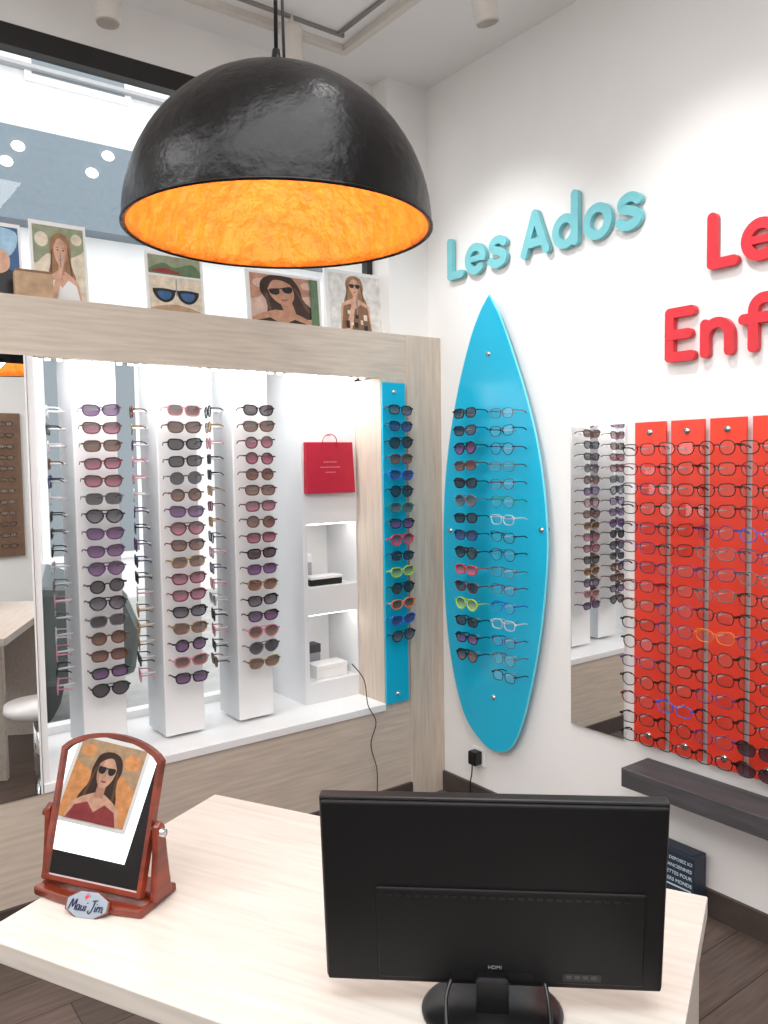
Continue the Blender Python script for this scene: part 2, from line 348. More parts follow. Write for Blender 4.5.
# red panels
zt=PX(651,422,-.02).z; zbm=PX(651,745,-.02).z
za=PX(655,449,-.03).z; zb=PX(655,735,-.03).z
yy0=PX(635,580,-.02).y; pit=(PX(635,580,-.02).y-PX(751,580,-.02).y)/3
side=['leftmost','second','third','fourth']
fr4=[('black','clear'),('black','clear'),('navy','clear'),('burgundy','clear'),('black','clear'),('tortoiseshell','clear'),('grey','clear'),('black','clear'),('purple','clear'),('black','clear')]
for k in range(4):
    yc=yy0-pit*k-pit*.46; hw=pit*.43
    t=thing('eyewear_board',f'glossy red eyewear board on the white wall, {side[k]} from the mirror' if k else 'glossy red eyewear board on the white wall, nearest the narrow mirror','display board',(-.001,yc,zbm),0,'red eyewear boards')
    MB().box(-.028,-.018,-hw,hw,0,zt-zbm).build('board',RED,t,bevel=.001)
    for z in(.035,zt-zbm-.035): MB().tube([(0,0,z),(-.034,0,z)],.010,14).build('standoff_screw',CHROME,t)
    for i in range(16):
        z=za+(zb-za)*i/15
        MB().tube([(-.028,0,z-zbm),(-.085,0,z-zbm)],.003,6).build('peg',PEGC,t)
        fc,ln=random.choice(fr4)
        kd='eyeglasses'
        if k==3 and i>=14: kd='sunglasses'; fc,ln='black','dark'
        if k==2 and i==9: fc='orange'
        if (k,i) in((1,13),(3,4)): fc='blue'
        eyewear(kd,(-.090,yc,z-.002),-PI/2,fc,ln,random.choice(['square','cat','round','square']),.056,f'{fc} framed {"sunglasses" if kd=="sunglasses" else "spectacles"}, {place(i,16)} on the {"red board nearest the mirror" if k==0 else side[k]+" red board from the mirror"}','eyewear on the red boards',.0017)
# ------------------------------------------------------------ wall letters
def arc(cx,cy,rx,ry,a0,a1,n=24): return [(cx+rx*math.cos(R(a0+(a1-a0)*i/n)),cy+ry*math.sin(R(a0+(a1-a0)*i/n))) for i in range(n+1)]
sS=[(.50,.53),(.40,.60),(.27,.61),(.15,.55),(.14,.45),(.24,.39),(.38,.34),(.49,.26),(.48,.15),(.36,.09),(.22,.09),(.09,.17)]
G={'L':([[(.1,.9),(.1,.1)],[(.1,.1),(.5,.1)]],.60),'e':([arc(.35,.345,.255,.265,0,308),[(.12,.345),(.6,.345)]],.73),'s':([[(p.x,p.y) for p in catmull([Vector((a,b,0)) for a,b in sS],4,False)]],.62),
'A':([[(.08,.1),(.40,.9)],[(.40,.9),(.72,.1)],[(.2,.30),(.6,.30)]],.84),'d':([arc(.35,.345,.25,.26,0,360),[(.6,1.02),(.6,.1)]],.77),'o':([arc(.36,.345,.26,.265,0,360)],.76),
'E':([[(.1,.9),(.1,.1)],[(.1,.9),(.54,.9)],[(.1,.1),(.54,.1)],[(.1,.5),(.48,.5)]],.68),'n':([[(.1,.6),(.1,.1)],[(.1,.36)]+arc(.33,.36,.23,.25,178,0)+[(.56,.1)]],.74),
'f':([[(.48,.9)]+arc(.4,.70,.19,.2,95,180,10)+[(.21,.1)],[(.04,.58),(.44,.58)]],.55),'a':([arc(.35,.345,.25,.26,0,360),[(.6,.6),(.6,.1)]],.77),'t':([[(.2,.84),(.2,.3)]+arc(.38,.28,.18,.18,180,270,8),[(.04,.58),(.42,.58)]],.52)}
def ribbon(mb,pl,hw,H,k):
    P=[Vector((x,z)) for x,z in pl]; n=len(P); closed=(P[0]-P[-1]).length<1e-4
    if closed: P=P[:-1]; n-=1
    Lf=[];Rt=[]
    for i in range(n):
        a=P[i-1] if (closed or i>0) else P[i]; b=P[(i+1)%n] if (closed or i<n-1) else P[i]
        t=(b-a).normalized(); nn=Vector((-t.y,t.x)); Lf.append(P[i]+nn*hw); Rt.append(P[i]-nn*hw)
    x0=-.020-.0005*k
    def v3(p,x): return (x,-p.x*H,p.y*H)
    def quad(a,b,c,d):
        o=[v3(q,x0) for q in(a,b,c,d)]+[v3(q,0) for q in(a,b,c,d)]
        return o
    m=n if closed else n-1
    for i in range(m):
        j=(i+1)%n
        vs=quad(Lf[i],Lf[j],Rt[j],Rt[i]); mb.add(vs,[(0,1,2,3)])
        mb.add(vs,[(0,1,5,4),(3,2,6,7)],sm=False)
    if not closed:
        for e,(c,a) in enumerate(((P[0],P[0]-P[1]),(P[-1],P[-1]-P[-2]))):
            a0=math.atan2(a.y,a.x); A=[c+Vector((math.cos(a0+PI*(q/10-.5)),math.sin(a0+PI*(q/10-.5))))*hw for q in range(11)]
            mb.add([v3(q,x0) for q in A],[list(range(11))])
            mb.add([v3(q,x0) for q in A]+[v3(q,0) for q in A],[(q,q+1,q+12,q+11) for q in range(10)])
def lettering(word,y0,z0,H,m,track,desc,group,names):
    u=0
    for ch,dn in zip(word,names):
        if ch==' ': u+=.36*track; continue
        st,adv=G[ch]; mb=MB()
        for k,pl in enumerate(st): ribbon(mb,pl,.066 if (ch=='e' and k==1) else .090,H,-k if ch=='e' else k)
        o=mb.build('wall_letter',m,None,loc=(-.006,y0-u*H,z0),recalc=False); tag(o,dn,'letter',group)
        u+=adv*track
q=PX(448,278,-.02); q2=PX(648,230,-.02)
lettering('Les Ados',q.y,(q.z+q2.z)/2,.180,TEAL,(q.y-q2.y)/.180/5.36,'','teal letters on the white wall',['raised teal capital letter L at the start of the teal wording','raised teal letter e right after the teal capital L','raised teal letter s just before the teal capital A','','raised teal capital letter A above the surfboard','raised teal letter d right after the teal capital A','raised teal letter o before the last teal letter','raised teal letter s at the very end of the teal wording'])
q=PX(709,272,-.01)
lettering('Les',q.y,q.z,.178,REDL,1.05,'','red letters of the upper line',['raised red capital letter L in the upper red line','raised red letter e beside the upper red capital L','raised red letter s at the end of the upper red line'])
q=PX(667,364,-.01)
lettering('Enfants',q.y,q.z,.178,REDL,1.05,'','red letters of the lower line',['raised red capital letter E starting the lower red line','raised red letter n right after the red capital E','raised red letter f after the first red n','raised red letter a after the red f','raised red letter n after the red letter a','raised red letter t near the end of lower red line','raised red letter s ending the lower red line'])
# ------------------------------------------------------------ pendant lamp
RM=mat('lamp_black_hammered',(10,8,8),.32,noise=.3,nscale=10,bump=.28,bscale=34,bdist=.010,spec=.25)
GOLD=mat('lamp_gold_leaf',(240,134,34),.6,.12,noise=.10,nscale=30,bump=.7,bscale=28,bdist=.02)
Lr=.3
lc=CAM+ray(280,231)*1.6
t=thing('pendant_lamp','large black dome pendant lamp with hammered gold inside above the desk','lamp',(lc.x,lc.y,lc.z))
MB().lathe([(Lr*math.cos(a),Lr*math.sin(a)) for a in [R(90*i/20) for i in range(20)]]+[(.0002,Lr)],64,caps=False).build('lamp_shade',RM,t,recalc=False)
MB().lathe([(Lr-.004,0)]+[((Lr-.008)*math.cos(a),(Lr-.008)*math.sin(a)) for a in [R(90*i/20) for i in range(20)]]+[(.0002,Lr-.008)],64,caps=False).build('gold_lining',GOLD,t,recalc=False)
MB().tube([(Lr*.998*math.cos(2*PI*i/64),Lr*.998*math.sin(2*PI*i/64),0) for i in range(64)],.0035,6,True).build('rim',RM,t)
MB().lathe([(.022,0),(.022,.012),(.010,.03),(.007,.05)],20,(0,0,Lr-.003)).build('cord_cap',BLACK,t)
MB().tube([(0,0,Lr+.03),(.004,0,Lr+.4),(0,0,CH-lc.z-.02)],.004,8).build('cord',BLACK,t)
MB().tube([(.018,.0,Lr+.02),(.014,.0,Lr+.3),(.006,0,CH-lc.z-.02)],.003,8).build('cord',GREY,t)
MB().lathe([(.05,-.025),(.05,0)],24,(0,0,CH-lc.z)).build('ceiling_rose',BLACK,t)
MB().lathe([(.018,0),(.02,-.05),(.02,-.06)],16,(0,0,Lr-.01)).build('socket',BLACK,t)
BULB=mat('bulb_glow',(255,225,170),.5,emit=4)
MB().lathe([(.012,-.06),(.028,-.09),(.032,-.115),(.02,-.14),(.0005,-.147)],20,(0,0,Lr-.01)).build('bulb',BULB,t)
# ------------------------------------------------------------ ceiling fixtures
BEI=mat('beige_metal',(220,214,206),.4,noise=.02)
c=PZ(345,50,CH)
t=thing('lighting_track','pale rectangular track recessed frame on the ceiling above the pendant lamp','lighting track',(c.x,c.y,CH))
def bar(x0,x1,y0,y1,nm,m,h=.02): MB().box(x0,x1,y0,y1,-h,0).build(nm,m,t)
bar(-2.2,0,-.03,0,'rail',BEI,.025); bar(-.03,0,-2.2,-.03,'rail',BEI,.025); bar(-2.2,-.03,-2.2,-2.17,'rail',BEI,.025); bar(-2.2,-2.17,-2.17,-.03,'rail',BEI,.025)
LG=mat('mid_grey',(140,136,132),.5,noise=.03)
bar(-2.13,-.07,-.10,-.088,'inner_rail',LG,.012); bar(-.10,-.088,-2.13,-.10,'inner_rail',LG,.012)
def spot_fix(px,py,z,lab,tilt=(0,0,0),rx=.04):
    p=PZ(px,py,z)
    t=thing('ceiling_spotlight',lab,'spotlight',(p.x,p.y,CH),0,'cylindrical ceiling spotlights')
    MB().tube([(0,0,0),(0,0,-.06)],.01,10).build('stem',BEI,t)
    MB().lathe([(rx*.9,0),(rx,-.01),(rx,-.13),(rx*.9,-.14),(rx*.8,-.12)],24).build('housing',BEI,t,loc=(0,0,-.04),rot=tilt)
spot_fix(480,22,CH-.18,'beige cylinder spotlight on the ceiling near the right wall',tilt=(0,R(-15),0))
spot_fix(108,24,CH-.18,'beige cylinder spotlight on the ceiling at the window side')
spot_fix(292,66,CH-.18,'beige cylinder spotlight just behind the pendant lamp cord')
# ------------------------------------------------------------ desk
DZ=.75; P1=PZ(215,794,DZ); th=R(-63)
t=thing('desk','pale wood desk top holding the mirror stand and the black monitor','desk',(P1.x,P1.y,0),th)
MB().box(0,1.05,-.61,0,DZ-.035,DZ).build('tabletop',DESK,t,bevel=.002)
MB().box(1.0,1.04,-.58,-.03,0,DZ-.035).build('side_panel',DESK,t)
MB().box(.3,.34,-.45,-.1,0,DZ-.035).build('side_panel',DESK,t)
MB().box(.34,1.0,-.32,-.30,.3,DZ-.035).build('modesty_panel',DESK,t)
# ------------------------------------------------------------ monitor
pb=PZ(492,1012,DZ); mth=R(-41.8)
t=thing('monitor','black computer monitor seen from behind on the pale desk','monitor',(pb.x,pb.y,DZ),mth)
W=.457;H=.277
rot=(R(8),0,0); lz0=.172; cpos=(0,-.005,lz0)
MB().box(-W/2,W/2,-.004,.014,-H/2,H/2).build('bezel',BLACK,t,cpos,rot,bevel=.003)
MB().box(-W/2+.003,W/2-.003,-.012,-.004,-H/2+.003,H/2-.003).build('back_cover',BLACK2,t,cpos,rot,bevel=.003)
MB().box(-W*.34,W*.44,-.0155,-.010,-H/2+.012,.012).build('electronics_housing',BLACK2,t,cpos,rot,bevel=.003)
MB().box(-W/2+.008,W/2-.008,.0138,.0148,-H/2+.015,H/2-.008).build('screen',mat('screen_off',(12,14,18),.1),t,cpos,rot)
v=MB()
for i in range(26): v.box(-.14+i*.0125,-.133+i*.0125,-.0162,-.0150,.000,.004)
v.build('vent',BLACK,t,cpos,rot)
MB().box(-.055,.055,-.0165,-.015,-H/2+.016,-H/2+.028).build('port_recess',BLACK,t,cpos,rot)
SIL=mat('silver_print',(150,150,152),.4)
o=text_part('HDMI',.0075,SIL,t,Matrix.Translation((.004,-.0162,-H/2+.035))@TXT,.0002); o.location=cpos; o.rotation_euler=rot
v=MB().box(.095,.145,-.0160,-.0153,-H/2+.018,-H/2+.030,0)
for i in range(4): v.box(.099+i*.011,.106+i*.011,-.0163,-.0158,-H/2+.022,-H/2+.027,1)
v.build('rating_label',[BLACK,GREY],t,cpos,rot)
MB().box(-.022,.022,-.022,.0,.008,.06).build('stand_neck',BLACK,t,bevel=.004)
MB().lathe([(.095,0),(.096,.004),(.090,.009),(.03,.013),(.0005,.013)],48,sy=.85).build('stand_base',BLACK,t)
def w2(mx,my,mz): c,s=math.cos(mth),math.sin(mth); return Vector((pb.x+c*mx-s*my,pb.y+s*mx+c*my,DZ+mz))
o=MB().tube(catmull([w2(-.055,-.012,.052),w2(-.062,-.035,.035),w2(-.055,-.085,.008),w2(-.03,-.13,.005),w2(.01,-.2,.005)],8,False),.003,8).build('video_cable',BLACK); tag(o,'black cable dropping from the left of the monitor stand','cable','monitor cables')
o=MB().tube(catmull([w2(.07,-.012,.052),w2(.073,-.035,.035),w2(.07,-.10,.008),w2(.05,-.16,.005),w2(.05,-.22,.005)],8,False),.003,8).build('power_cable',BLACK); tag(o,'black cable dropping from the right of the monitor stand','cable','monitor cables')
# ------------------------------------------------------------ table mirror
mb_=PZ(105,893,DZ); tth=R(-58)
t=thing('table_mirror','tilted tabletop mirror with arched cherry wood frame on the desk','mirror',(mb_.x,mb_.y,DZ),tth)
bp=[(-.116,-.048),(-.06,-.056),(0,-.060),(.06,-.056),(.116,-.048),(.116,.05),(-.116,.05)]
MB().prism([(x,y,0) for x,y in bp],(0,0,.016)).build('base',CHERRY,t,bevel=.004)
MB().box(-.108,.108,-.012,.035,.016,.026).build('base_rail',CHERRY,t,bevel=.003)
for s in(-1,1):
    pr=[(s*.111,-.022,.014),(s*.111,.028,.014),(s*.111,.018,.09),(s*.111,.014,.135),(s*.111,.004,.148),(s*.111,-.008,.140),(s*.111,-.012,.09)]
    MB().prism(pr,(s*.012,0,0)).build('upright',CHERRY,t,bevel=.003)
    MB().tube([(s*.1,.002,.128),(s*.131,.002,.128)],.007,12).build('pivot_knob',CHERRY if s<0 else CHROME,t)
def arch(w,z0,z1,rise):
    p=[(-w*.97,z0),(w*.97,z0)]
    for i in range(0,21):
        x=w*(1-2*i/20); p.append((x,z1+rise*(1-(x/w)**2)**.75))
    return p
out=arch(.109,-.118,.105,.034); inn_=arch(.101,-.110,.099,.032)
fr=MB(); n=len(out)
for i in range(n):
    j=(i+1)%n
    a,b,c_,d=out[i],out[j],inn_[j],inn_[i]
    vs=[(a[0],-.007,a[1]),(b[0],-.007,b[1]),(c_[0],-.007,c_[1]),(d[0],-.007,d[1]),(a[0],.007,a[1]),(b[0],.007,b[1]),(c_[0],.007,c_[1]),(d[0],.007,d[1])]
    fr.add(vs,[(0,1,2,3),(4,7,6,5),(0,4,5,1),(3,2,6,7)])
mr=(R(-17),0,0); mp_=(0,.002,.140)
fr.build('mirror_frame',CHERRY,t,mp_,mr)
MB().prism([(x,-.002,z) for x,z in inn_],(0,.006,0)).build('mirror_glass',MIRR,t,mp_,mr)
# plaque in front of the base
lx,ly=.022,-.078; c_t,s_t=math.cos(tth),math.sin(tth)
t2=thing('sign_plaque','small octagonal silver plaque with blue script before the table mirror','sign',(mb_.x+c_t*lx-s_t*ly,mb_.y+s_t*lx+c_t*ly,DZ),tth+R(8))
oc=[(.041*math.cos(a),.0205+.0215*math.sin(a)) for a in [2*PI*(i+.5)/8 for i in range(8)]]
PLQ=mat('plaque_silver',(150,158,168),.35,.2,noise=.03)
pr_=(R(-28),0,0)
MB().prism([(x,0,z) for x,z in oc],(0,.006,0)).build('plate',PLQ,t2,rot=pr_,bevel=.001)
MB().prism([(x*1.07,.0015,.0205+(z-.0205)*1.07) for x,z in oc],(0,.005,0)).build('plate_rim',CHERRY,t2,rot=pr_)
SCR=[[(0,0),(.18,1),(.38,.25),(.64,1),(.74,0)],[(1.2,.45),(1.0,.5),(.88,.25),(.98,0),(1.15,.1),(1.22,.45),(1.22,.05),(1.32,0)],[(1.42,.45),(1.4,.1),(1.52,0),(1.68,.15),(1.72,.45),(1.72,.05),(1.82,0)],[(1.94,.45),(1.92,.05),(2.0,0)],[(1.97,.68),(1.99,.74)],
[(2.75,1),(2.72,.2),(2.58,-.2),(2.36,-.15),(2.35,.05)],[(2.45,.95),(3.0,1.05)],[(3.05,.45),(3.03,.05),(3.12,0)],[(3.08,.68),(3.1,.74)],[(3.24,0),(3.26,.48),(3.30,.36),(3.42,.48),(3.54,.36),(3.54,0)],[(3.54,.36),(3.70,.48),(3.82,.36),(3.82,0),(3.94,.05)]]
v=MB(); k_=.0162
for st in SCR:
    pts_=[((x-2.03+.22*z)*k_,-.001,.012+z*k_) for x,z in st]
    v.tube(catmull(pts_,4,False) if len(pts_)>2 else pts_,.0009,6,ref=(0,1,0))
v.build('script_lettering',mat('navy_print',(14,20,70),.4),t2,rot=pr_)
MB().add([(-.006,-.0012,.032),(.001,-.0012,.040),(-.001,-.0012,.034),(.006,-.0012,.036),(-.003,-.0012,.028),(0,-.0012,.032)],[(0,1,2,3,5,4)]).build('red_flash',REDL,t2,rot=pr_)
# ------------------------------------------------------------ bench, box, plug, cables
by0=PX(648,762,0).y
t=thing('wall_bench','long dark grey ledge bench fixed low under the red boards','bench',(-.001,by0,0))
MB().box(-.15,0,-2.2,0,.395,.46).build('bench_top',BENCH,t,bevel=.003)
MB().box(-.12,-.015,-1.4,-1.34,.0,.395).build('support_panel',BENCH,t)
NAVY=mat('navy_card',(38,50,66),.5,noise=.08)
bl=PX(650,880,-.09).y; br_=PX(694,880,-.09).y
t=thing('collection_box','dark navy cardboard collection box with white wording under the bench','box',(-.055,(bl+br_)/2,0),R(-90))
hb=abs(bl-br_)/2
MB().box(-hb,hb,-.035,.035,0,.215).build('carton',NAVY,t,bevel=.003)
MB().box(-hb+.01,hb-.01,-.025,.025,.215,.217).build('lid',NAVY,t)
LB=mat('pale_print',(196,216,226),.5)
for i,s_ in enumerate(['VOUS DEPOSEZ ICI','VOS ANCIENNES','LUNETTES POUR','LE TIERS MONDE']):
    text_part(s_,.0165 if i else .0150,LB,t,Matrix.Translation((.012,-.0358,.190-.024*i))@TXT)
MB().box(-hb+.01,hb-.01,-.0362,-.0356,.098,.103).build('printed_line',LB,t)
pl=PX(480,756,0)
t=thing('plug_adapter','black power adapter plugged into the wall below the surfboard','plug',(-.001,pl.y,pl.z))
MB().box(-.008,0,-.04,.04,-.04,.04).build('wall_socket',WHITE,t,bevel=.004)
MB().box(-.05,-.008,-.024,.024,-.03,.03).build('adapter_body',BLACK,t,bevel=.006)
MB().tube(catmull([(-.045,0,-.028),(-.045,.004,-.07),(-.04,.02,-.12),(-.03,.03,-.18),(-.03,.02,-pl.z+.006)],8,False),.003,6).build('cord',BLACK,t)
cp=[PY(352,664,-.02),PY(364,680,-.03),PY(368,705,-.03),PY(376,722,-.03),PY(371,745,-.03),PY(377,770,-.03),PY(377,800,-.03)]
o=MB().tube(catmull(cp,8,False),.0025,6).build('hanging_cable',GREY); tag(o,'thin dark cable dangling down the wood below the white cabinet','cable')
# ------------------------------------------------------------ white cabinet
cx0=PY(303,550,CY).x; cx1=PXE-.001; CW=cx1-cx0
t=thing('niche_cabinet','white cabinet with two open square niches beside the wooden post','cabinet',((cx0+cx1)/2,CY,ZL))
x0=-CW/2;x1=CW/2; nx0=x0+.022; nx1=x1-.006
z1a,z1b=PY(330,586,CY).z-ZL,PY(330,523,CY).z-ZL; z2a,z2b=PY(330,680,CY).z-ZL,PY(330,613,CY).z-ZL
w=MB(); w.box(x0,nx0,0,.3,0,1.48); w.box(nx1,x1,0,.3,0,1.48)
for a,b in((0,z2a),(z2b,z1a),(z1b,1.48)): w.box(nx0,nx1,0,.24,a,b)
w.build('carcass',CABW,t)
MB().box(nx0,nx1,.24,.3,0,1.48).build('back_panel',WHITE,t)
NLED=mat('niche_led',(255,253,248),.5,emit=8)
for a in (z1b,z2b): MB().box(nx0+.01,nx1-.01,.02,.05,a-.006,a).build('niche_light_bar',NLED,t)
CXm=(cx0+cx1)/2
pa=PY(305,442,CY-.02);pb2=PY(354,492,CY-.02)
hw=(pb2.x-pa.x)/2; hh=pa.z-pb2.z; bxm=(pa.x+pb2.x)/2
hkz=pb2.z+hh+.030-ZL
MB().tube([(bxm-CXm,0,hkz),(bxm-CXm,-.024,hkz),(bxm-CXm,-.024,hkz+.01)],.003,6).build('hook',CHROME,t)
def boxthing(nm,lab,cat,x,y,z,wd,dp,h,m,grp=None,lid=None):
    t=thing(nm,lab,cat,(x,y,z+.0005),0,grp); MB().box(-wd/2,wd/2,-dp/2,dp/2,0,h*.7).build('base',m,t,bevel=.002)
    MB().box(-wd/2-.002,wd/2+.002,-dp/2-.002,dp/2+.002,h*.7,h).build('lid',lid or m,t,bevel=.002); return t
boxthing('glasses_case','flat black glasses case lying in the upper white niche','glasses case',CXm+.0,CY+.07,ZL+z1a,.16,.07,.04,BLACK,lid=WHITE)
boxthing('carton','small grey carton standing behind the black case in upper niche','carton',CXm-.045,CY+.17,ZL+z1a,.07,.05,.13,mat('light_grey_card',(176,176,180),.5),lid=WHITE)
boxthing('glasses_case','silver grey glasses case at left of the lower white niche','glasses case',CXm-.03,CY+.18,ZL+z2a,.12,.06,.13,mat('silver_grey',(150,152,158),.4),lid=GREY)
boxthing('power_box','white low power box at the front of the lower white niche','power box',CXm+.02,CY+.08,ZL+z2a,.16,.09,.06,WHITE)
# bag
BAGR=mat('bag_red',(176,12,46),.4,noise=.04)
t=thing('paper_bag','crimson glossy paper carrier bag hung on the white cabinet','bag',(bxm,CY-.002,pb2.z))
MB().add([(-hw,0,0),(hw,0,0),(hw,-.03,0),(-hw,-.03,0),(-hw*.98,0,hh),(hw*.98,0,hh),(hw*.98,-.016,hh),(-hw*.98,-.016,hh)],[(0,1,2,3),(4,5,6,7),(0,4,5,1),(2,6,7,3),(0,3,7,4),(1,5,6,2)]).build('bag_body',BAGR,t,bevel=.002)
MB().tube(catmull([(-.04,-.018,hh-.02),(-.03,-.02,hh+.02),(0,-.02,hh+.034),(.03,-.02,hh+.02),(.04,-.018,hh-.02)],6,False),.0022,6).build('bag_handle',BAGR,t)
v=MB()
for k,(q_,n_) in enumerate(((.60,8),(.50,12),(.40,6))):
    yy=-.03+.014*q_-.0012
    for i in range(n_): xx=(i-n_/2)*.0085; v.box(xx,xx+.0045,yy,yy+.004,hh*q_,hh*q_+.004)
v.build('printed_mark',mat('pink_print',(226,150,160),.5),t)
# ------------------------------------------------------------ posters
PC={}
def pc_(n,c):
    if n not in PC: PC[n]=mat('print_'+n,c,.4,noise=.12,nscale=30)
    return PC[n]
for n,c in dict(white=(240,238,236),skin=(216,168,142),skin2=(200,148,120),hair=(62,40,32),blond=(160,118,82),hair2=(104,72,52),dark=(36,31,33),cream=(224,210,188),orange=(226,154,96),blue=(56,98,146),green=(98,122,90),red=(150,58,60),pink=(216,184,170),grey=(150,150,152),tan=(186,154,120),sky=(160,196,220),brown=(134,98,72),lip=(160,78,78),shade=(192,140,116),pale=(224,221,216),leaf=(150,156,128)).items(): pc_(n,c)
PC['white']=mat('print_plain_white',(236,235,234),.4)
def E(cx,cz,rx,rz,n=20,a0=0,a1=360): return [(cx+rx*math.cos(R(a0+(a1-a0)*i/n)),cz+rz*math.sin(R(a0+(a1-a0)*i/n))) for i in range(n)]
def Q(x0,z0,x1,z1): return [(x0,z0),(x1,z0),(x1,z1),(x0,z1)]
def CR(pts,n=5): return [(p.x,p.y) for p in catmull([Vector((a,b,0)) for a,b in pts],n)]
def poster(label,px0,px1,py,yb,els,z0=ZS,lean=-.09,name='poster',cat='poster',rz=0,loc=None,wh=None,grp='advert cards on the shelf'):
    if loc is None:
        a=PY(px0,py,yb); b=PY(px1,py+ (px1-px0)*.12,yb); w_=b.x-a.x; h_=a.z-z0; loc=((a.x+b.x)/2,yb,z0)
    else: w_,h_=wh
    t=thing(name,label,cat,loc,rz,grp); mb=MB()
    mb.box(-w_/2,w_/2,0,.005,0,h_,0); mats=[PC['white']]
    for k,(pts,c) in enumerate(els):
        if PC[c] not in mats: mats.append(PC[c])
        pts=[(min(.95,max(.05,x)),min(.95,max(.05,z))) for x,z in pts]
        mb.ngon([((x-.5)*w_,-.0006-.0003*k,z*h_) for x,z in pts],mats.index(PC[c]))
    mb.build('printed_card',mats,t,rot=(lean,0,0),recalc=False)
    MB().prism([(0,.005,0),(0,.035,0),(0,.006+.0,h_*.6)],(.003,0,0)).build('easel_back',PC['grey'],t)
    return t
def woman(bg,hair,top,gl=True,cx=.5,cz=.62,s=1.0,sk='skin',tl=0.0,arm=False,bg2=None,hi='hair2'):
    ca,sa=math.cos(tl),math.sin(tl)
    def T(pts): return [(cx+(x*ca-z*sa)*s,cz+(x*sa+z*ca)*s) for x,z in pts]
    e=[(Q(.05,.05,.95,.95),bg)]
    if bg2:
        e+=[(CR([(.05,.5),(.3,.62),(.5,.55),(.95,.7),(.95,.95),(.05,.95)]),bg2),(E(.2,.78,.12,.09,12),bg),(E(.82,.82,.1,.07,12),bg)]
    e.append((T(CR([(0,.23),(.15,.18),(.2,.02),(.19,-.15),(.27,-.34),(.16,-.40),(.02,-.32),(-.14,-.42),(-.25,-.34),(-.18,-.12),(-.2,.04),(-.14,.18)])),hair))
    for q in(-1,1): e.append((T(CR([(q*.15,.08),(q*.175,-.05),(q*.21,-.28),(q*.18,-.3),(q*.155,-.1),(q*.135,.06)],3)),hi))
    e.append(([(cx-.36*s,.05),(cx+.36*s,.05),(cx+.31*s,cz-.38*s),(cx+.2*s,cz-.31*s),(cx+.07*s,cz-.25*s),(cx-.07*s,cz-.25*s),(cx-.2*s,cz-.31*s),(cx-.31*s,cz-.38*s)],sk))
    e.append(([(cx-.34*s,.05),(cx+.34*s,.05),(cx+.27*s,cz-.42*s),(cx+.12*s,cz-.36*s),(cx,cz-.46*s),(cx-.12*s,cz-.36*s),(cx-.27*s,cz-.42*s)],top))
    e.append((T([(-.055,-.3),(.055,-.3),(.06,-.1),(-.06,-.1)]),'shade'))
    e.append((T(CR([(0,.17),(.10,.13),(.125,.02),(.105,-.09),(.045,-.175),(0,-.185),(-.045,-.175),(-.105,-.09),(-.125,.02),(-.10,.13)])),sk))
    e.append((T(CR([(.06,.12),(.12,.05),(.105,-.09),(.045,-.17),(.075,-.08),(.085,.02)],3)),'shade'))
    e.append((T(CR([(0,.22),(.13,.17),(.17,.0),(.125,.07),(.05,.14),(-.04,.155),(-.12,.06),(-.16,0),(-.13,.17)])),hair))
    e.append((T(CR([(-.04,-.112),(-.015,-.102),(0,-.106),(.015,-.102),(.04,-.112),(0,-.128)],3)),'lip'))
    e.append((T([(-.010,-.06),(.012,-.06),(.004,.0),(-.002,.0)]),'shade'))
    if gl:
        for q in(-1,1): e.append((T(CR([(q*.015,.04),(q*.06,.05),(q*.115,.045),(q*.11,-.01),(q*.065,-.035),(q*.025,-.015)],3)),'dark'))
        e.append((T([(-.03,.032),(.03,.032),(.03,.044),(-.03,.044)]),'dark'))
    else:
        for q in(-1,1):
            e.append((T(E(q*.052,.008,.018,.009,10)),'dark')); e.append((T([(q*.03,.036),(q*.08,.036),(q*.075,.046),(q*.035,.046)]),hair))
    if arm: e.append(([(cx-.26*s,.06),(cx-.12*s,.06),(cx+.03*s,cz-.2*s),(cx+.05*s,cz-.1*s),(cx-.01*s,cz-.12*s),(cx-.05*s,cz-.22*s)],sk))
    return e
poster('advert card with blue picture at the left end of the shelf',-32,21,215,.12,[(Q(.05,.05,.95,.95),'blue'),(CR([(.2,.9),(.9,.9),(.8,.6),(.3,.55)]),'sky'),(CR([(.05,.05),(.95,.05),(.9,.35),(.5,.42),(.1,.3)]),'dark'),(CR([(.5,.35),(.72,.4),(.76,.56),(.62,.66),(.5,.56)]),'skin')])
poster('advert card of a long haired person in white on cream',30,87,216,.13,woman('cream','blond','white',False,.52,.66,.95,arm=True,bg2='leaf'))
poster('advert card with black sunglasses pictured below a small green landscape',146,204,248,.12,[(Q(.05,.66,.95,.95),'leaf'),(CR([(.05,.72),(.3,.84),(.5,.78),(.8,.86),(.95,.74),(.95,.67),(.05,.67)]),'green'),(CR([(.1,.70),(.3,.76),(.5,.73),(.6,.69),(.3,.68)]),'red'),(Q(.05,.05,.95,.63),'cream'),(CR([(.05,.12),(.5,.2),(.95,.1),(.95,.05),(.05,.05)]),'tan'),(CR([(.12,.42),(.46,.42),(.44,.28),(.3,.22),(.16,.28)]),'dark'),(CR([(.54,.42),(.88,.42),(.84,.28),(.7,.22),(.56,.28)]),'dark'),(Q(.1,.39,.9,.425),'dark'),(CR([(.19,.385),(.41,.385),(.39,.30),(.3,.26),(.21,.30)]),'blue'),(CR([(.59,.385),(.81,.385),(.79,.30),(.7,.26),(.61,.30)]),'blue')])
poster('wide advert card of a dark haired person in sunglasses, head tilted',247,322,267,.12,woman('pink','hair','dark',True,.45,.66,1.35,'skin2',.28,bg2='shade')+[(Q(.84,.05,.95,.95),'green')])
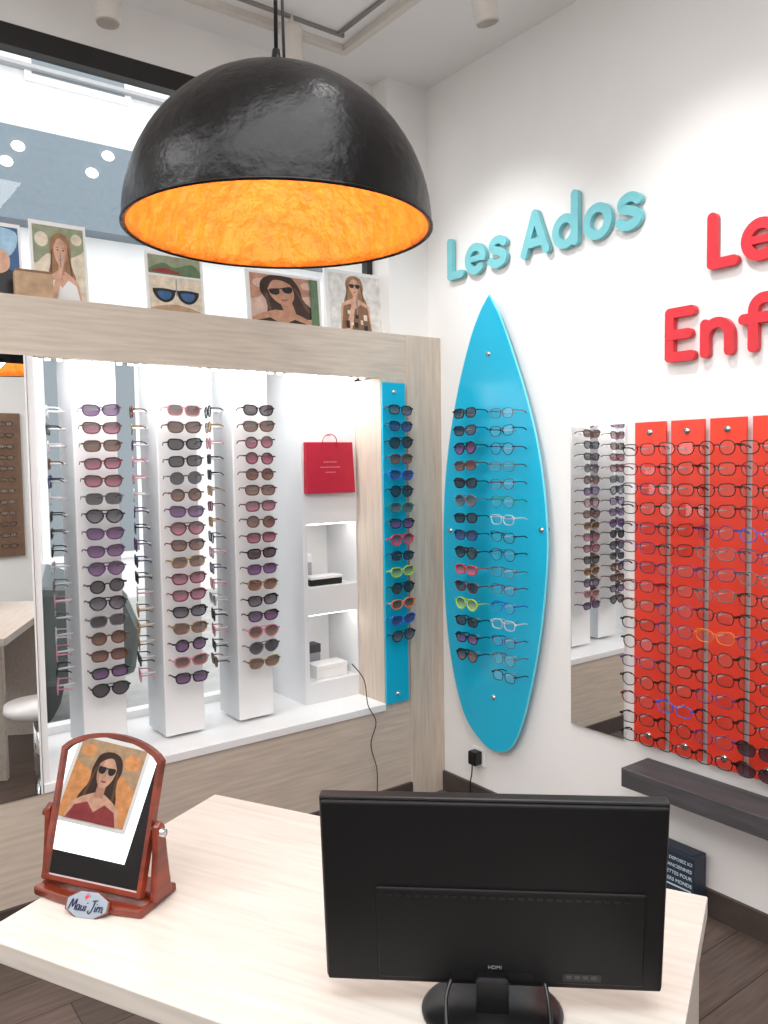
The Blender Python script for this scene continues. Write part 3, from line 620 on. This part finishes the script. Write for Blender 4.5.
poster('advert card of a standing person in patterned jacket and sunglasses',327,386,266,.12,woman('pale','blond','brown',True,.48,.76,.75,arm=True)+[(Q(.3,.1,.36,.22),'dark'),(Q(.6,.24,.66,.33),'cream'),(Q(.44,.12,.50,.2),'dark'),(Q(.6,.08,.66,.16),'dark'),(Q(.33,.32,.38,.38),'cream'),(Q(.46,.26,.51,.32),'dark'),(Q(.38,.15,.42,.2),'cream'),(Q(.54,.17,.58,.24),'cream')])
a=PY(14,268,.05);b=PY(52,272,.05)
t=thing('wooden_card_box','small tan wooden box in front of the cards on shelf','box',((a.x+b.x)/2,.055,ZS),0)
MB().box(-(b.x-a.x)/2,(b.x-a.x)/2,-.015,.015,0,a.z-ZS-.008).build('box_body',PC['tan'],t,bevel=.002)
MB().box(-(b.x-a.x)/2+.004,(b.x-a.x)/2-.004,-.012,.012,a.z-ZS-.008,a.z-ZS).build('box_lid',PC['brown'],t)
# poster in left wall window (seen in the table mirror)
poster('advert card of a red haired person standing in the dark framed side window',0,0,0,0,woman('orange','hair','red',True,bg2='tan'),z0=0,loc=(XL+.03,-1.06,1.02),wh=(.34,.40),rz=PI/2,lean=0,grp='advert cards in the side window')
# ------------------------------------------------------------ stool, rear display
t=thing('stool','white round stool with chrome foot tucked behind the desk','stool',(-1.52,-.98,0))
MB().lathe([(.0005,0),(.12,.0),(.14,.02),(.135,.05),(.0005,.06)],32,(0,0,.42)).build('seat',WHITE,t)
MB().tube([(0,0,.02),(0,0,.42)],.022,16).build('pole',CHROME,t); MB().lathe([(.14,0),(.14,.01),(.03,.03)],32).build('foot',CHROME,t)
t=thing('eyewear_board','large brown eyewear board on the rear wall, reflected in the left mirror','display board',(-1.1,YB+.002,.7))
MB().box(-.5,.5,0,.03,0,1.3).build('board',mat('brown_board',(128,98,78),.5,noise=.1),t)
for k in range(4):
    for i in range(12):
        MB().tube([(0,0,0),(0,.05,0)],.003,5).build('peg',PEG,t,loc=(-.36+k*.24,.03,.1+i*.1))
        eyewear('eyeglasses',(-1.46+k*.24,YB+.084,.8+i*.1),PI,'black','clear','square',.040,'black framed spectacles on the brown board of the rear wall','spectacles on the rear brown board')
# ------------------------------------------------------------ outside
PAV=mat('asphalt',(176,175,173),.8,noise=.08,nscale=8)
struct(MB().box(-12,12,.6,9,-.25,-.1).build('trim_8',PAV)); struct(MB().box(-12,XL-.1,-8,.6,-.25,-.1).build('trim_9',PAV))
t=thing('opposite_building','pale building across the street with a blue grey window reflection band','building',(0,7,-.1))
FAC=mat('facade_stone',(230,230,230),.8,noise=.04,nscale=2)
MB().box(-9,9,0,1,0,9).build('facade',FAC,t)
BND=mat('blue_grey_reflection',(110,124,134),.6,noise=.05)
def zz(px,py,y): return PY(px,py,y).z+.1
MB().box(-9,9,-.3,0,zz(0,216,6.7),zz(0,122,6.7)).build('reflection_band',BND,t)  # window glass reflection of the ceiling, built as a band on the facade
REFL=mat('reflected_spot_glow',(255,252,240),.4,emit=2)
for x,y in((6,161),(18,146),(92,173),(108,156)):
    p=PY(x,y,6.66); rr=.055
    MB().lathe([(.0005,-rr)]+[(rr*math.cos(R(a)),rr*math.sin(R(a))) for a in range(-70,71,20)]+[(.0005,rr)],16,(p.x,-.34,p.z+.1),sx=1.3,sy=.5).build('reflected_spot',REFL,t)  # glowing dots standing in for ceiling lights reflected in the glass
GL2=mat('dim_window',(120,130,136),.2)
for k in range(6):
    for z in(5.9,.5):
        hgt=1.9 if z>5 else 2.6
        f=MB().box(-6.6+k*2.2,-5.4+k*2.2,-.04,0,z,z+hgt).build('window',WHITE,t); MB().box(-6.52+k*2.2,-5.48+k*2.2,-.05,-.04,z+.08,z+hgt-.08).build('pane',GL2,f)
MB().box(-9,9,-.12,0,zz(0,60,6.9),zz(0,56,6.9)).build('cornice',mat('stone_darker',(170,170,172),.8,noise=.03),t)  # cornice in a darker grey than the facade stone
t=thing('parked_car','dark parked car in the street seen through the display window','car',(-2.65,3.0,-.1))
CARP=mat('car_paint',(40,50,48),.25,.2,coat=.5)
bd=[(-2,.3),(2,.3),(2.05,.6),(1.95,.85),(1.1,.95),(-1.7,.95),(-2.05,.8)]
MB().prism([(x,-.85,z) for x,z in bd],(0,1.7,0)).build('body',CARP,t,bevel=.05)
cb=[(-1.6,.95),(-1.25,1.4),(.2,1.45),(1.0,.95)]
MB().prism([(x,-.75,z) for x,z in cb],(0,1.5,0)).build('cabin_glass',mat('car_glass',(46,54,56),.1),t,bevel=.04)
MB().box(-1.15,.15,-.7,.7,1.42,1.47).build('roof',CARP,t,bevel=.02)
for x in(-1.25,1.25):
    for y in(-.8,.66): MB().tube([(x,y,.32),(x,y+.16,.32)],.32,24).build('wheel',BLACK,t)
# ------------------------------------------------------------ lights
def area(n,loc,sx,sy,e,rot=(0,0,0),c=(1,1,1)):
    l=bpy.data.lights.new(n,'AREA'); l.shape='RECTANGLE'; l.size=sx; l.size_y=sy; l.energy=e; l.color=c
    o=bpy.data.objects.new(n,l); COL.objects.link(o); o.location=loc; o.rotation_euler=rot
area('ceiling_fill',(-2.4,-3.0,3.12),2.4,2.4,108,c=(.98,.99,1))  # unseen fill lamp added to brighten the room
area('ceiling_fill',(-3.6,-1.0,3.12),1.2,1.2,34)  # second added fill, no fixture modelled for it
area('niche_light',(-1.03,.12,1.92),1.3,.12,9,(R(12),0,0))
def spot(n,loc,tgt,e,sz,c=(1,1,1)):
    l=bpy.data.lights.new(n,'SPOT'); l.energy=e; l.spot_size=R(sz); l.spot_blend=1; l.color=c; l.shadow_soft_size=.05
    o=bpy.data.objects.new(n,l); COL.objects.link(o); o.location=loc
    o.rotation_euler=(Vector(tgt)-Vector(loc)).to_track_quat('-Z','Y').to_euler()
spot('spot_light',(-.8,-.5,3.0),(0,-.42,1.6),46,80)
spot('spot_light',(-.8,-1.4,3.0),(0,-1.35,1.6),44,80)
spot('spot_light',(-1.3,-1.6,3.0),(-1.4,-1.4,.75),4,80)
l=bpy.data.lights.new('lamp_light','POINT'); l.energy=5; l.color=(1,.88,.74); l.shadow_soft_size=.06
o=bpy.data.objects.new('lamp_light',l); COL.objects.link(o); o.location=(lc.x,lc.y,lc.z+.06)
wd=bpy.data.worlds.new('world'); S.world=wd; wd.use_nodes=True
bg=wd.node_tree.nodes['Background']; bg.inputs[0].default_value=(.97,.99,1,1); bg.inputs[1].default_value=2.3
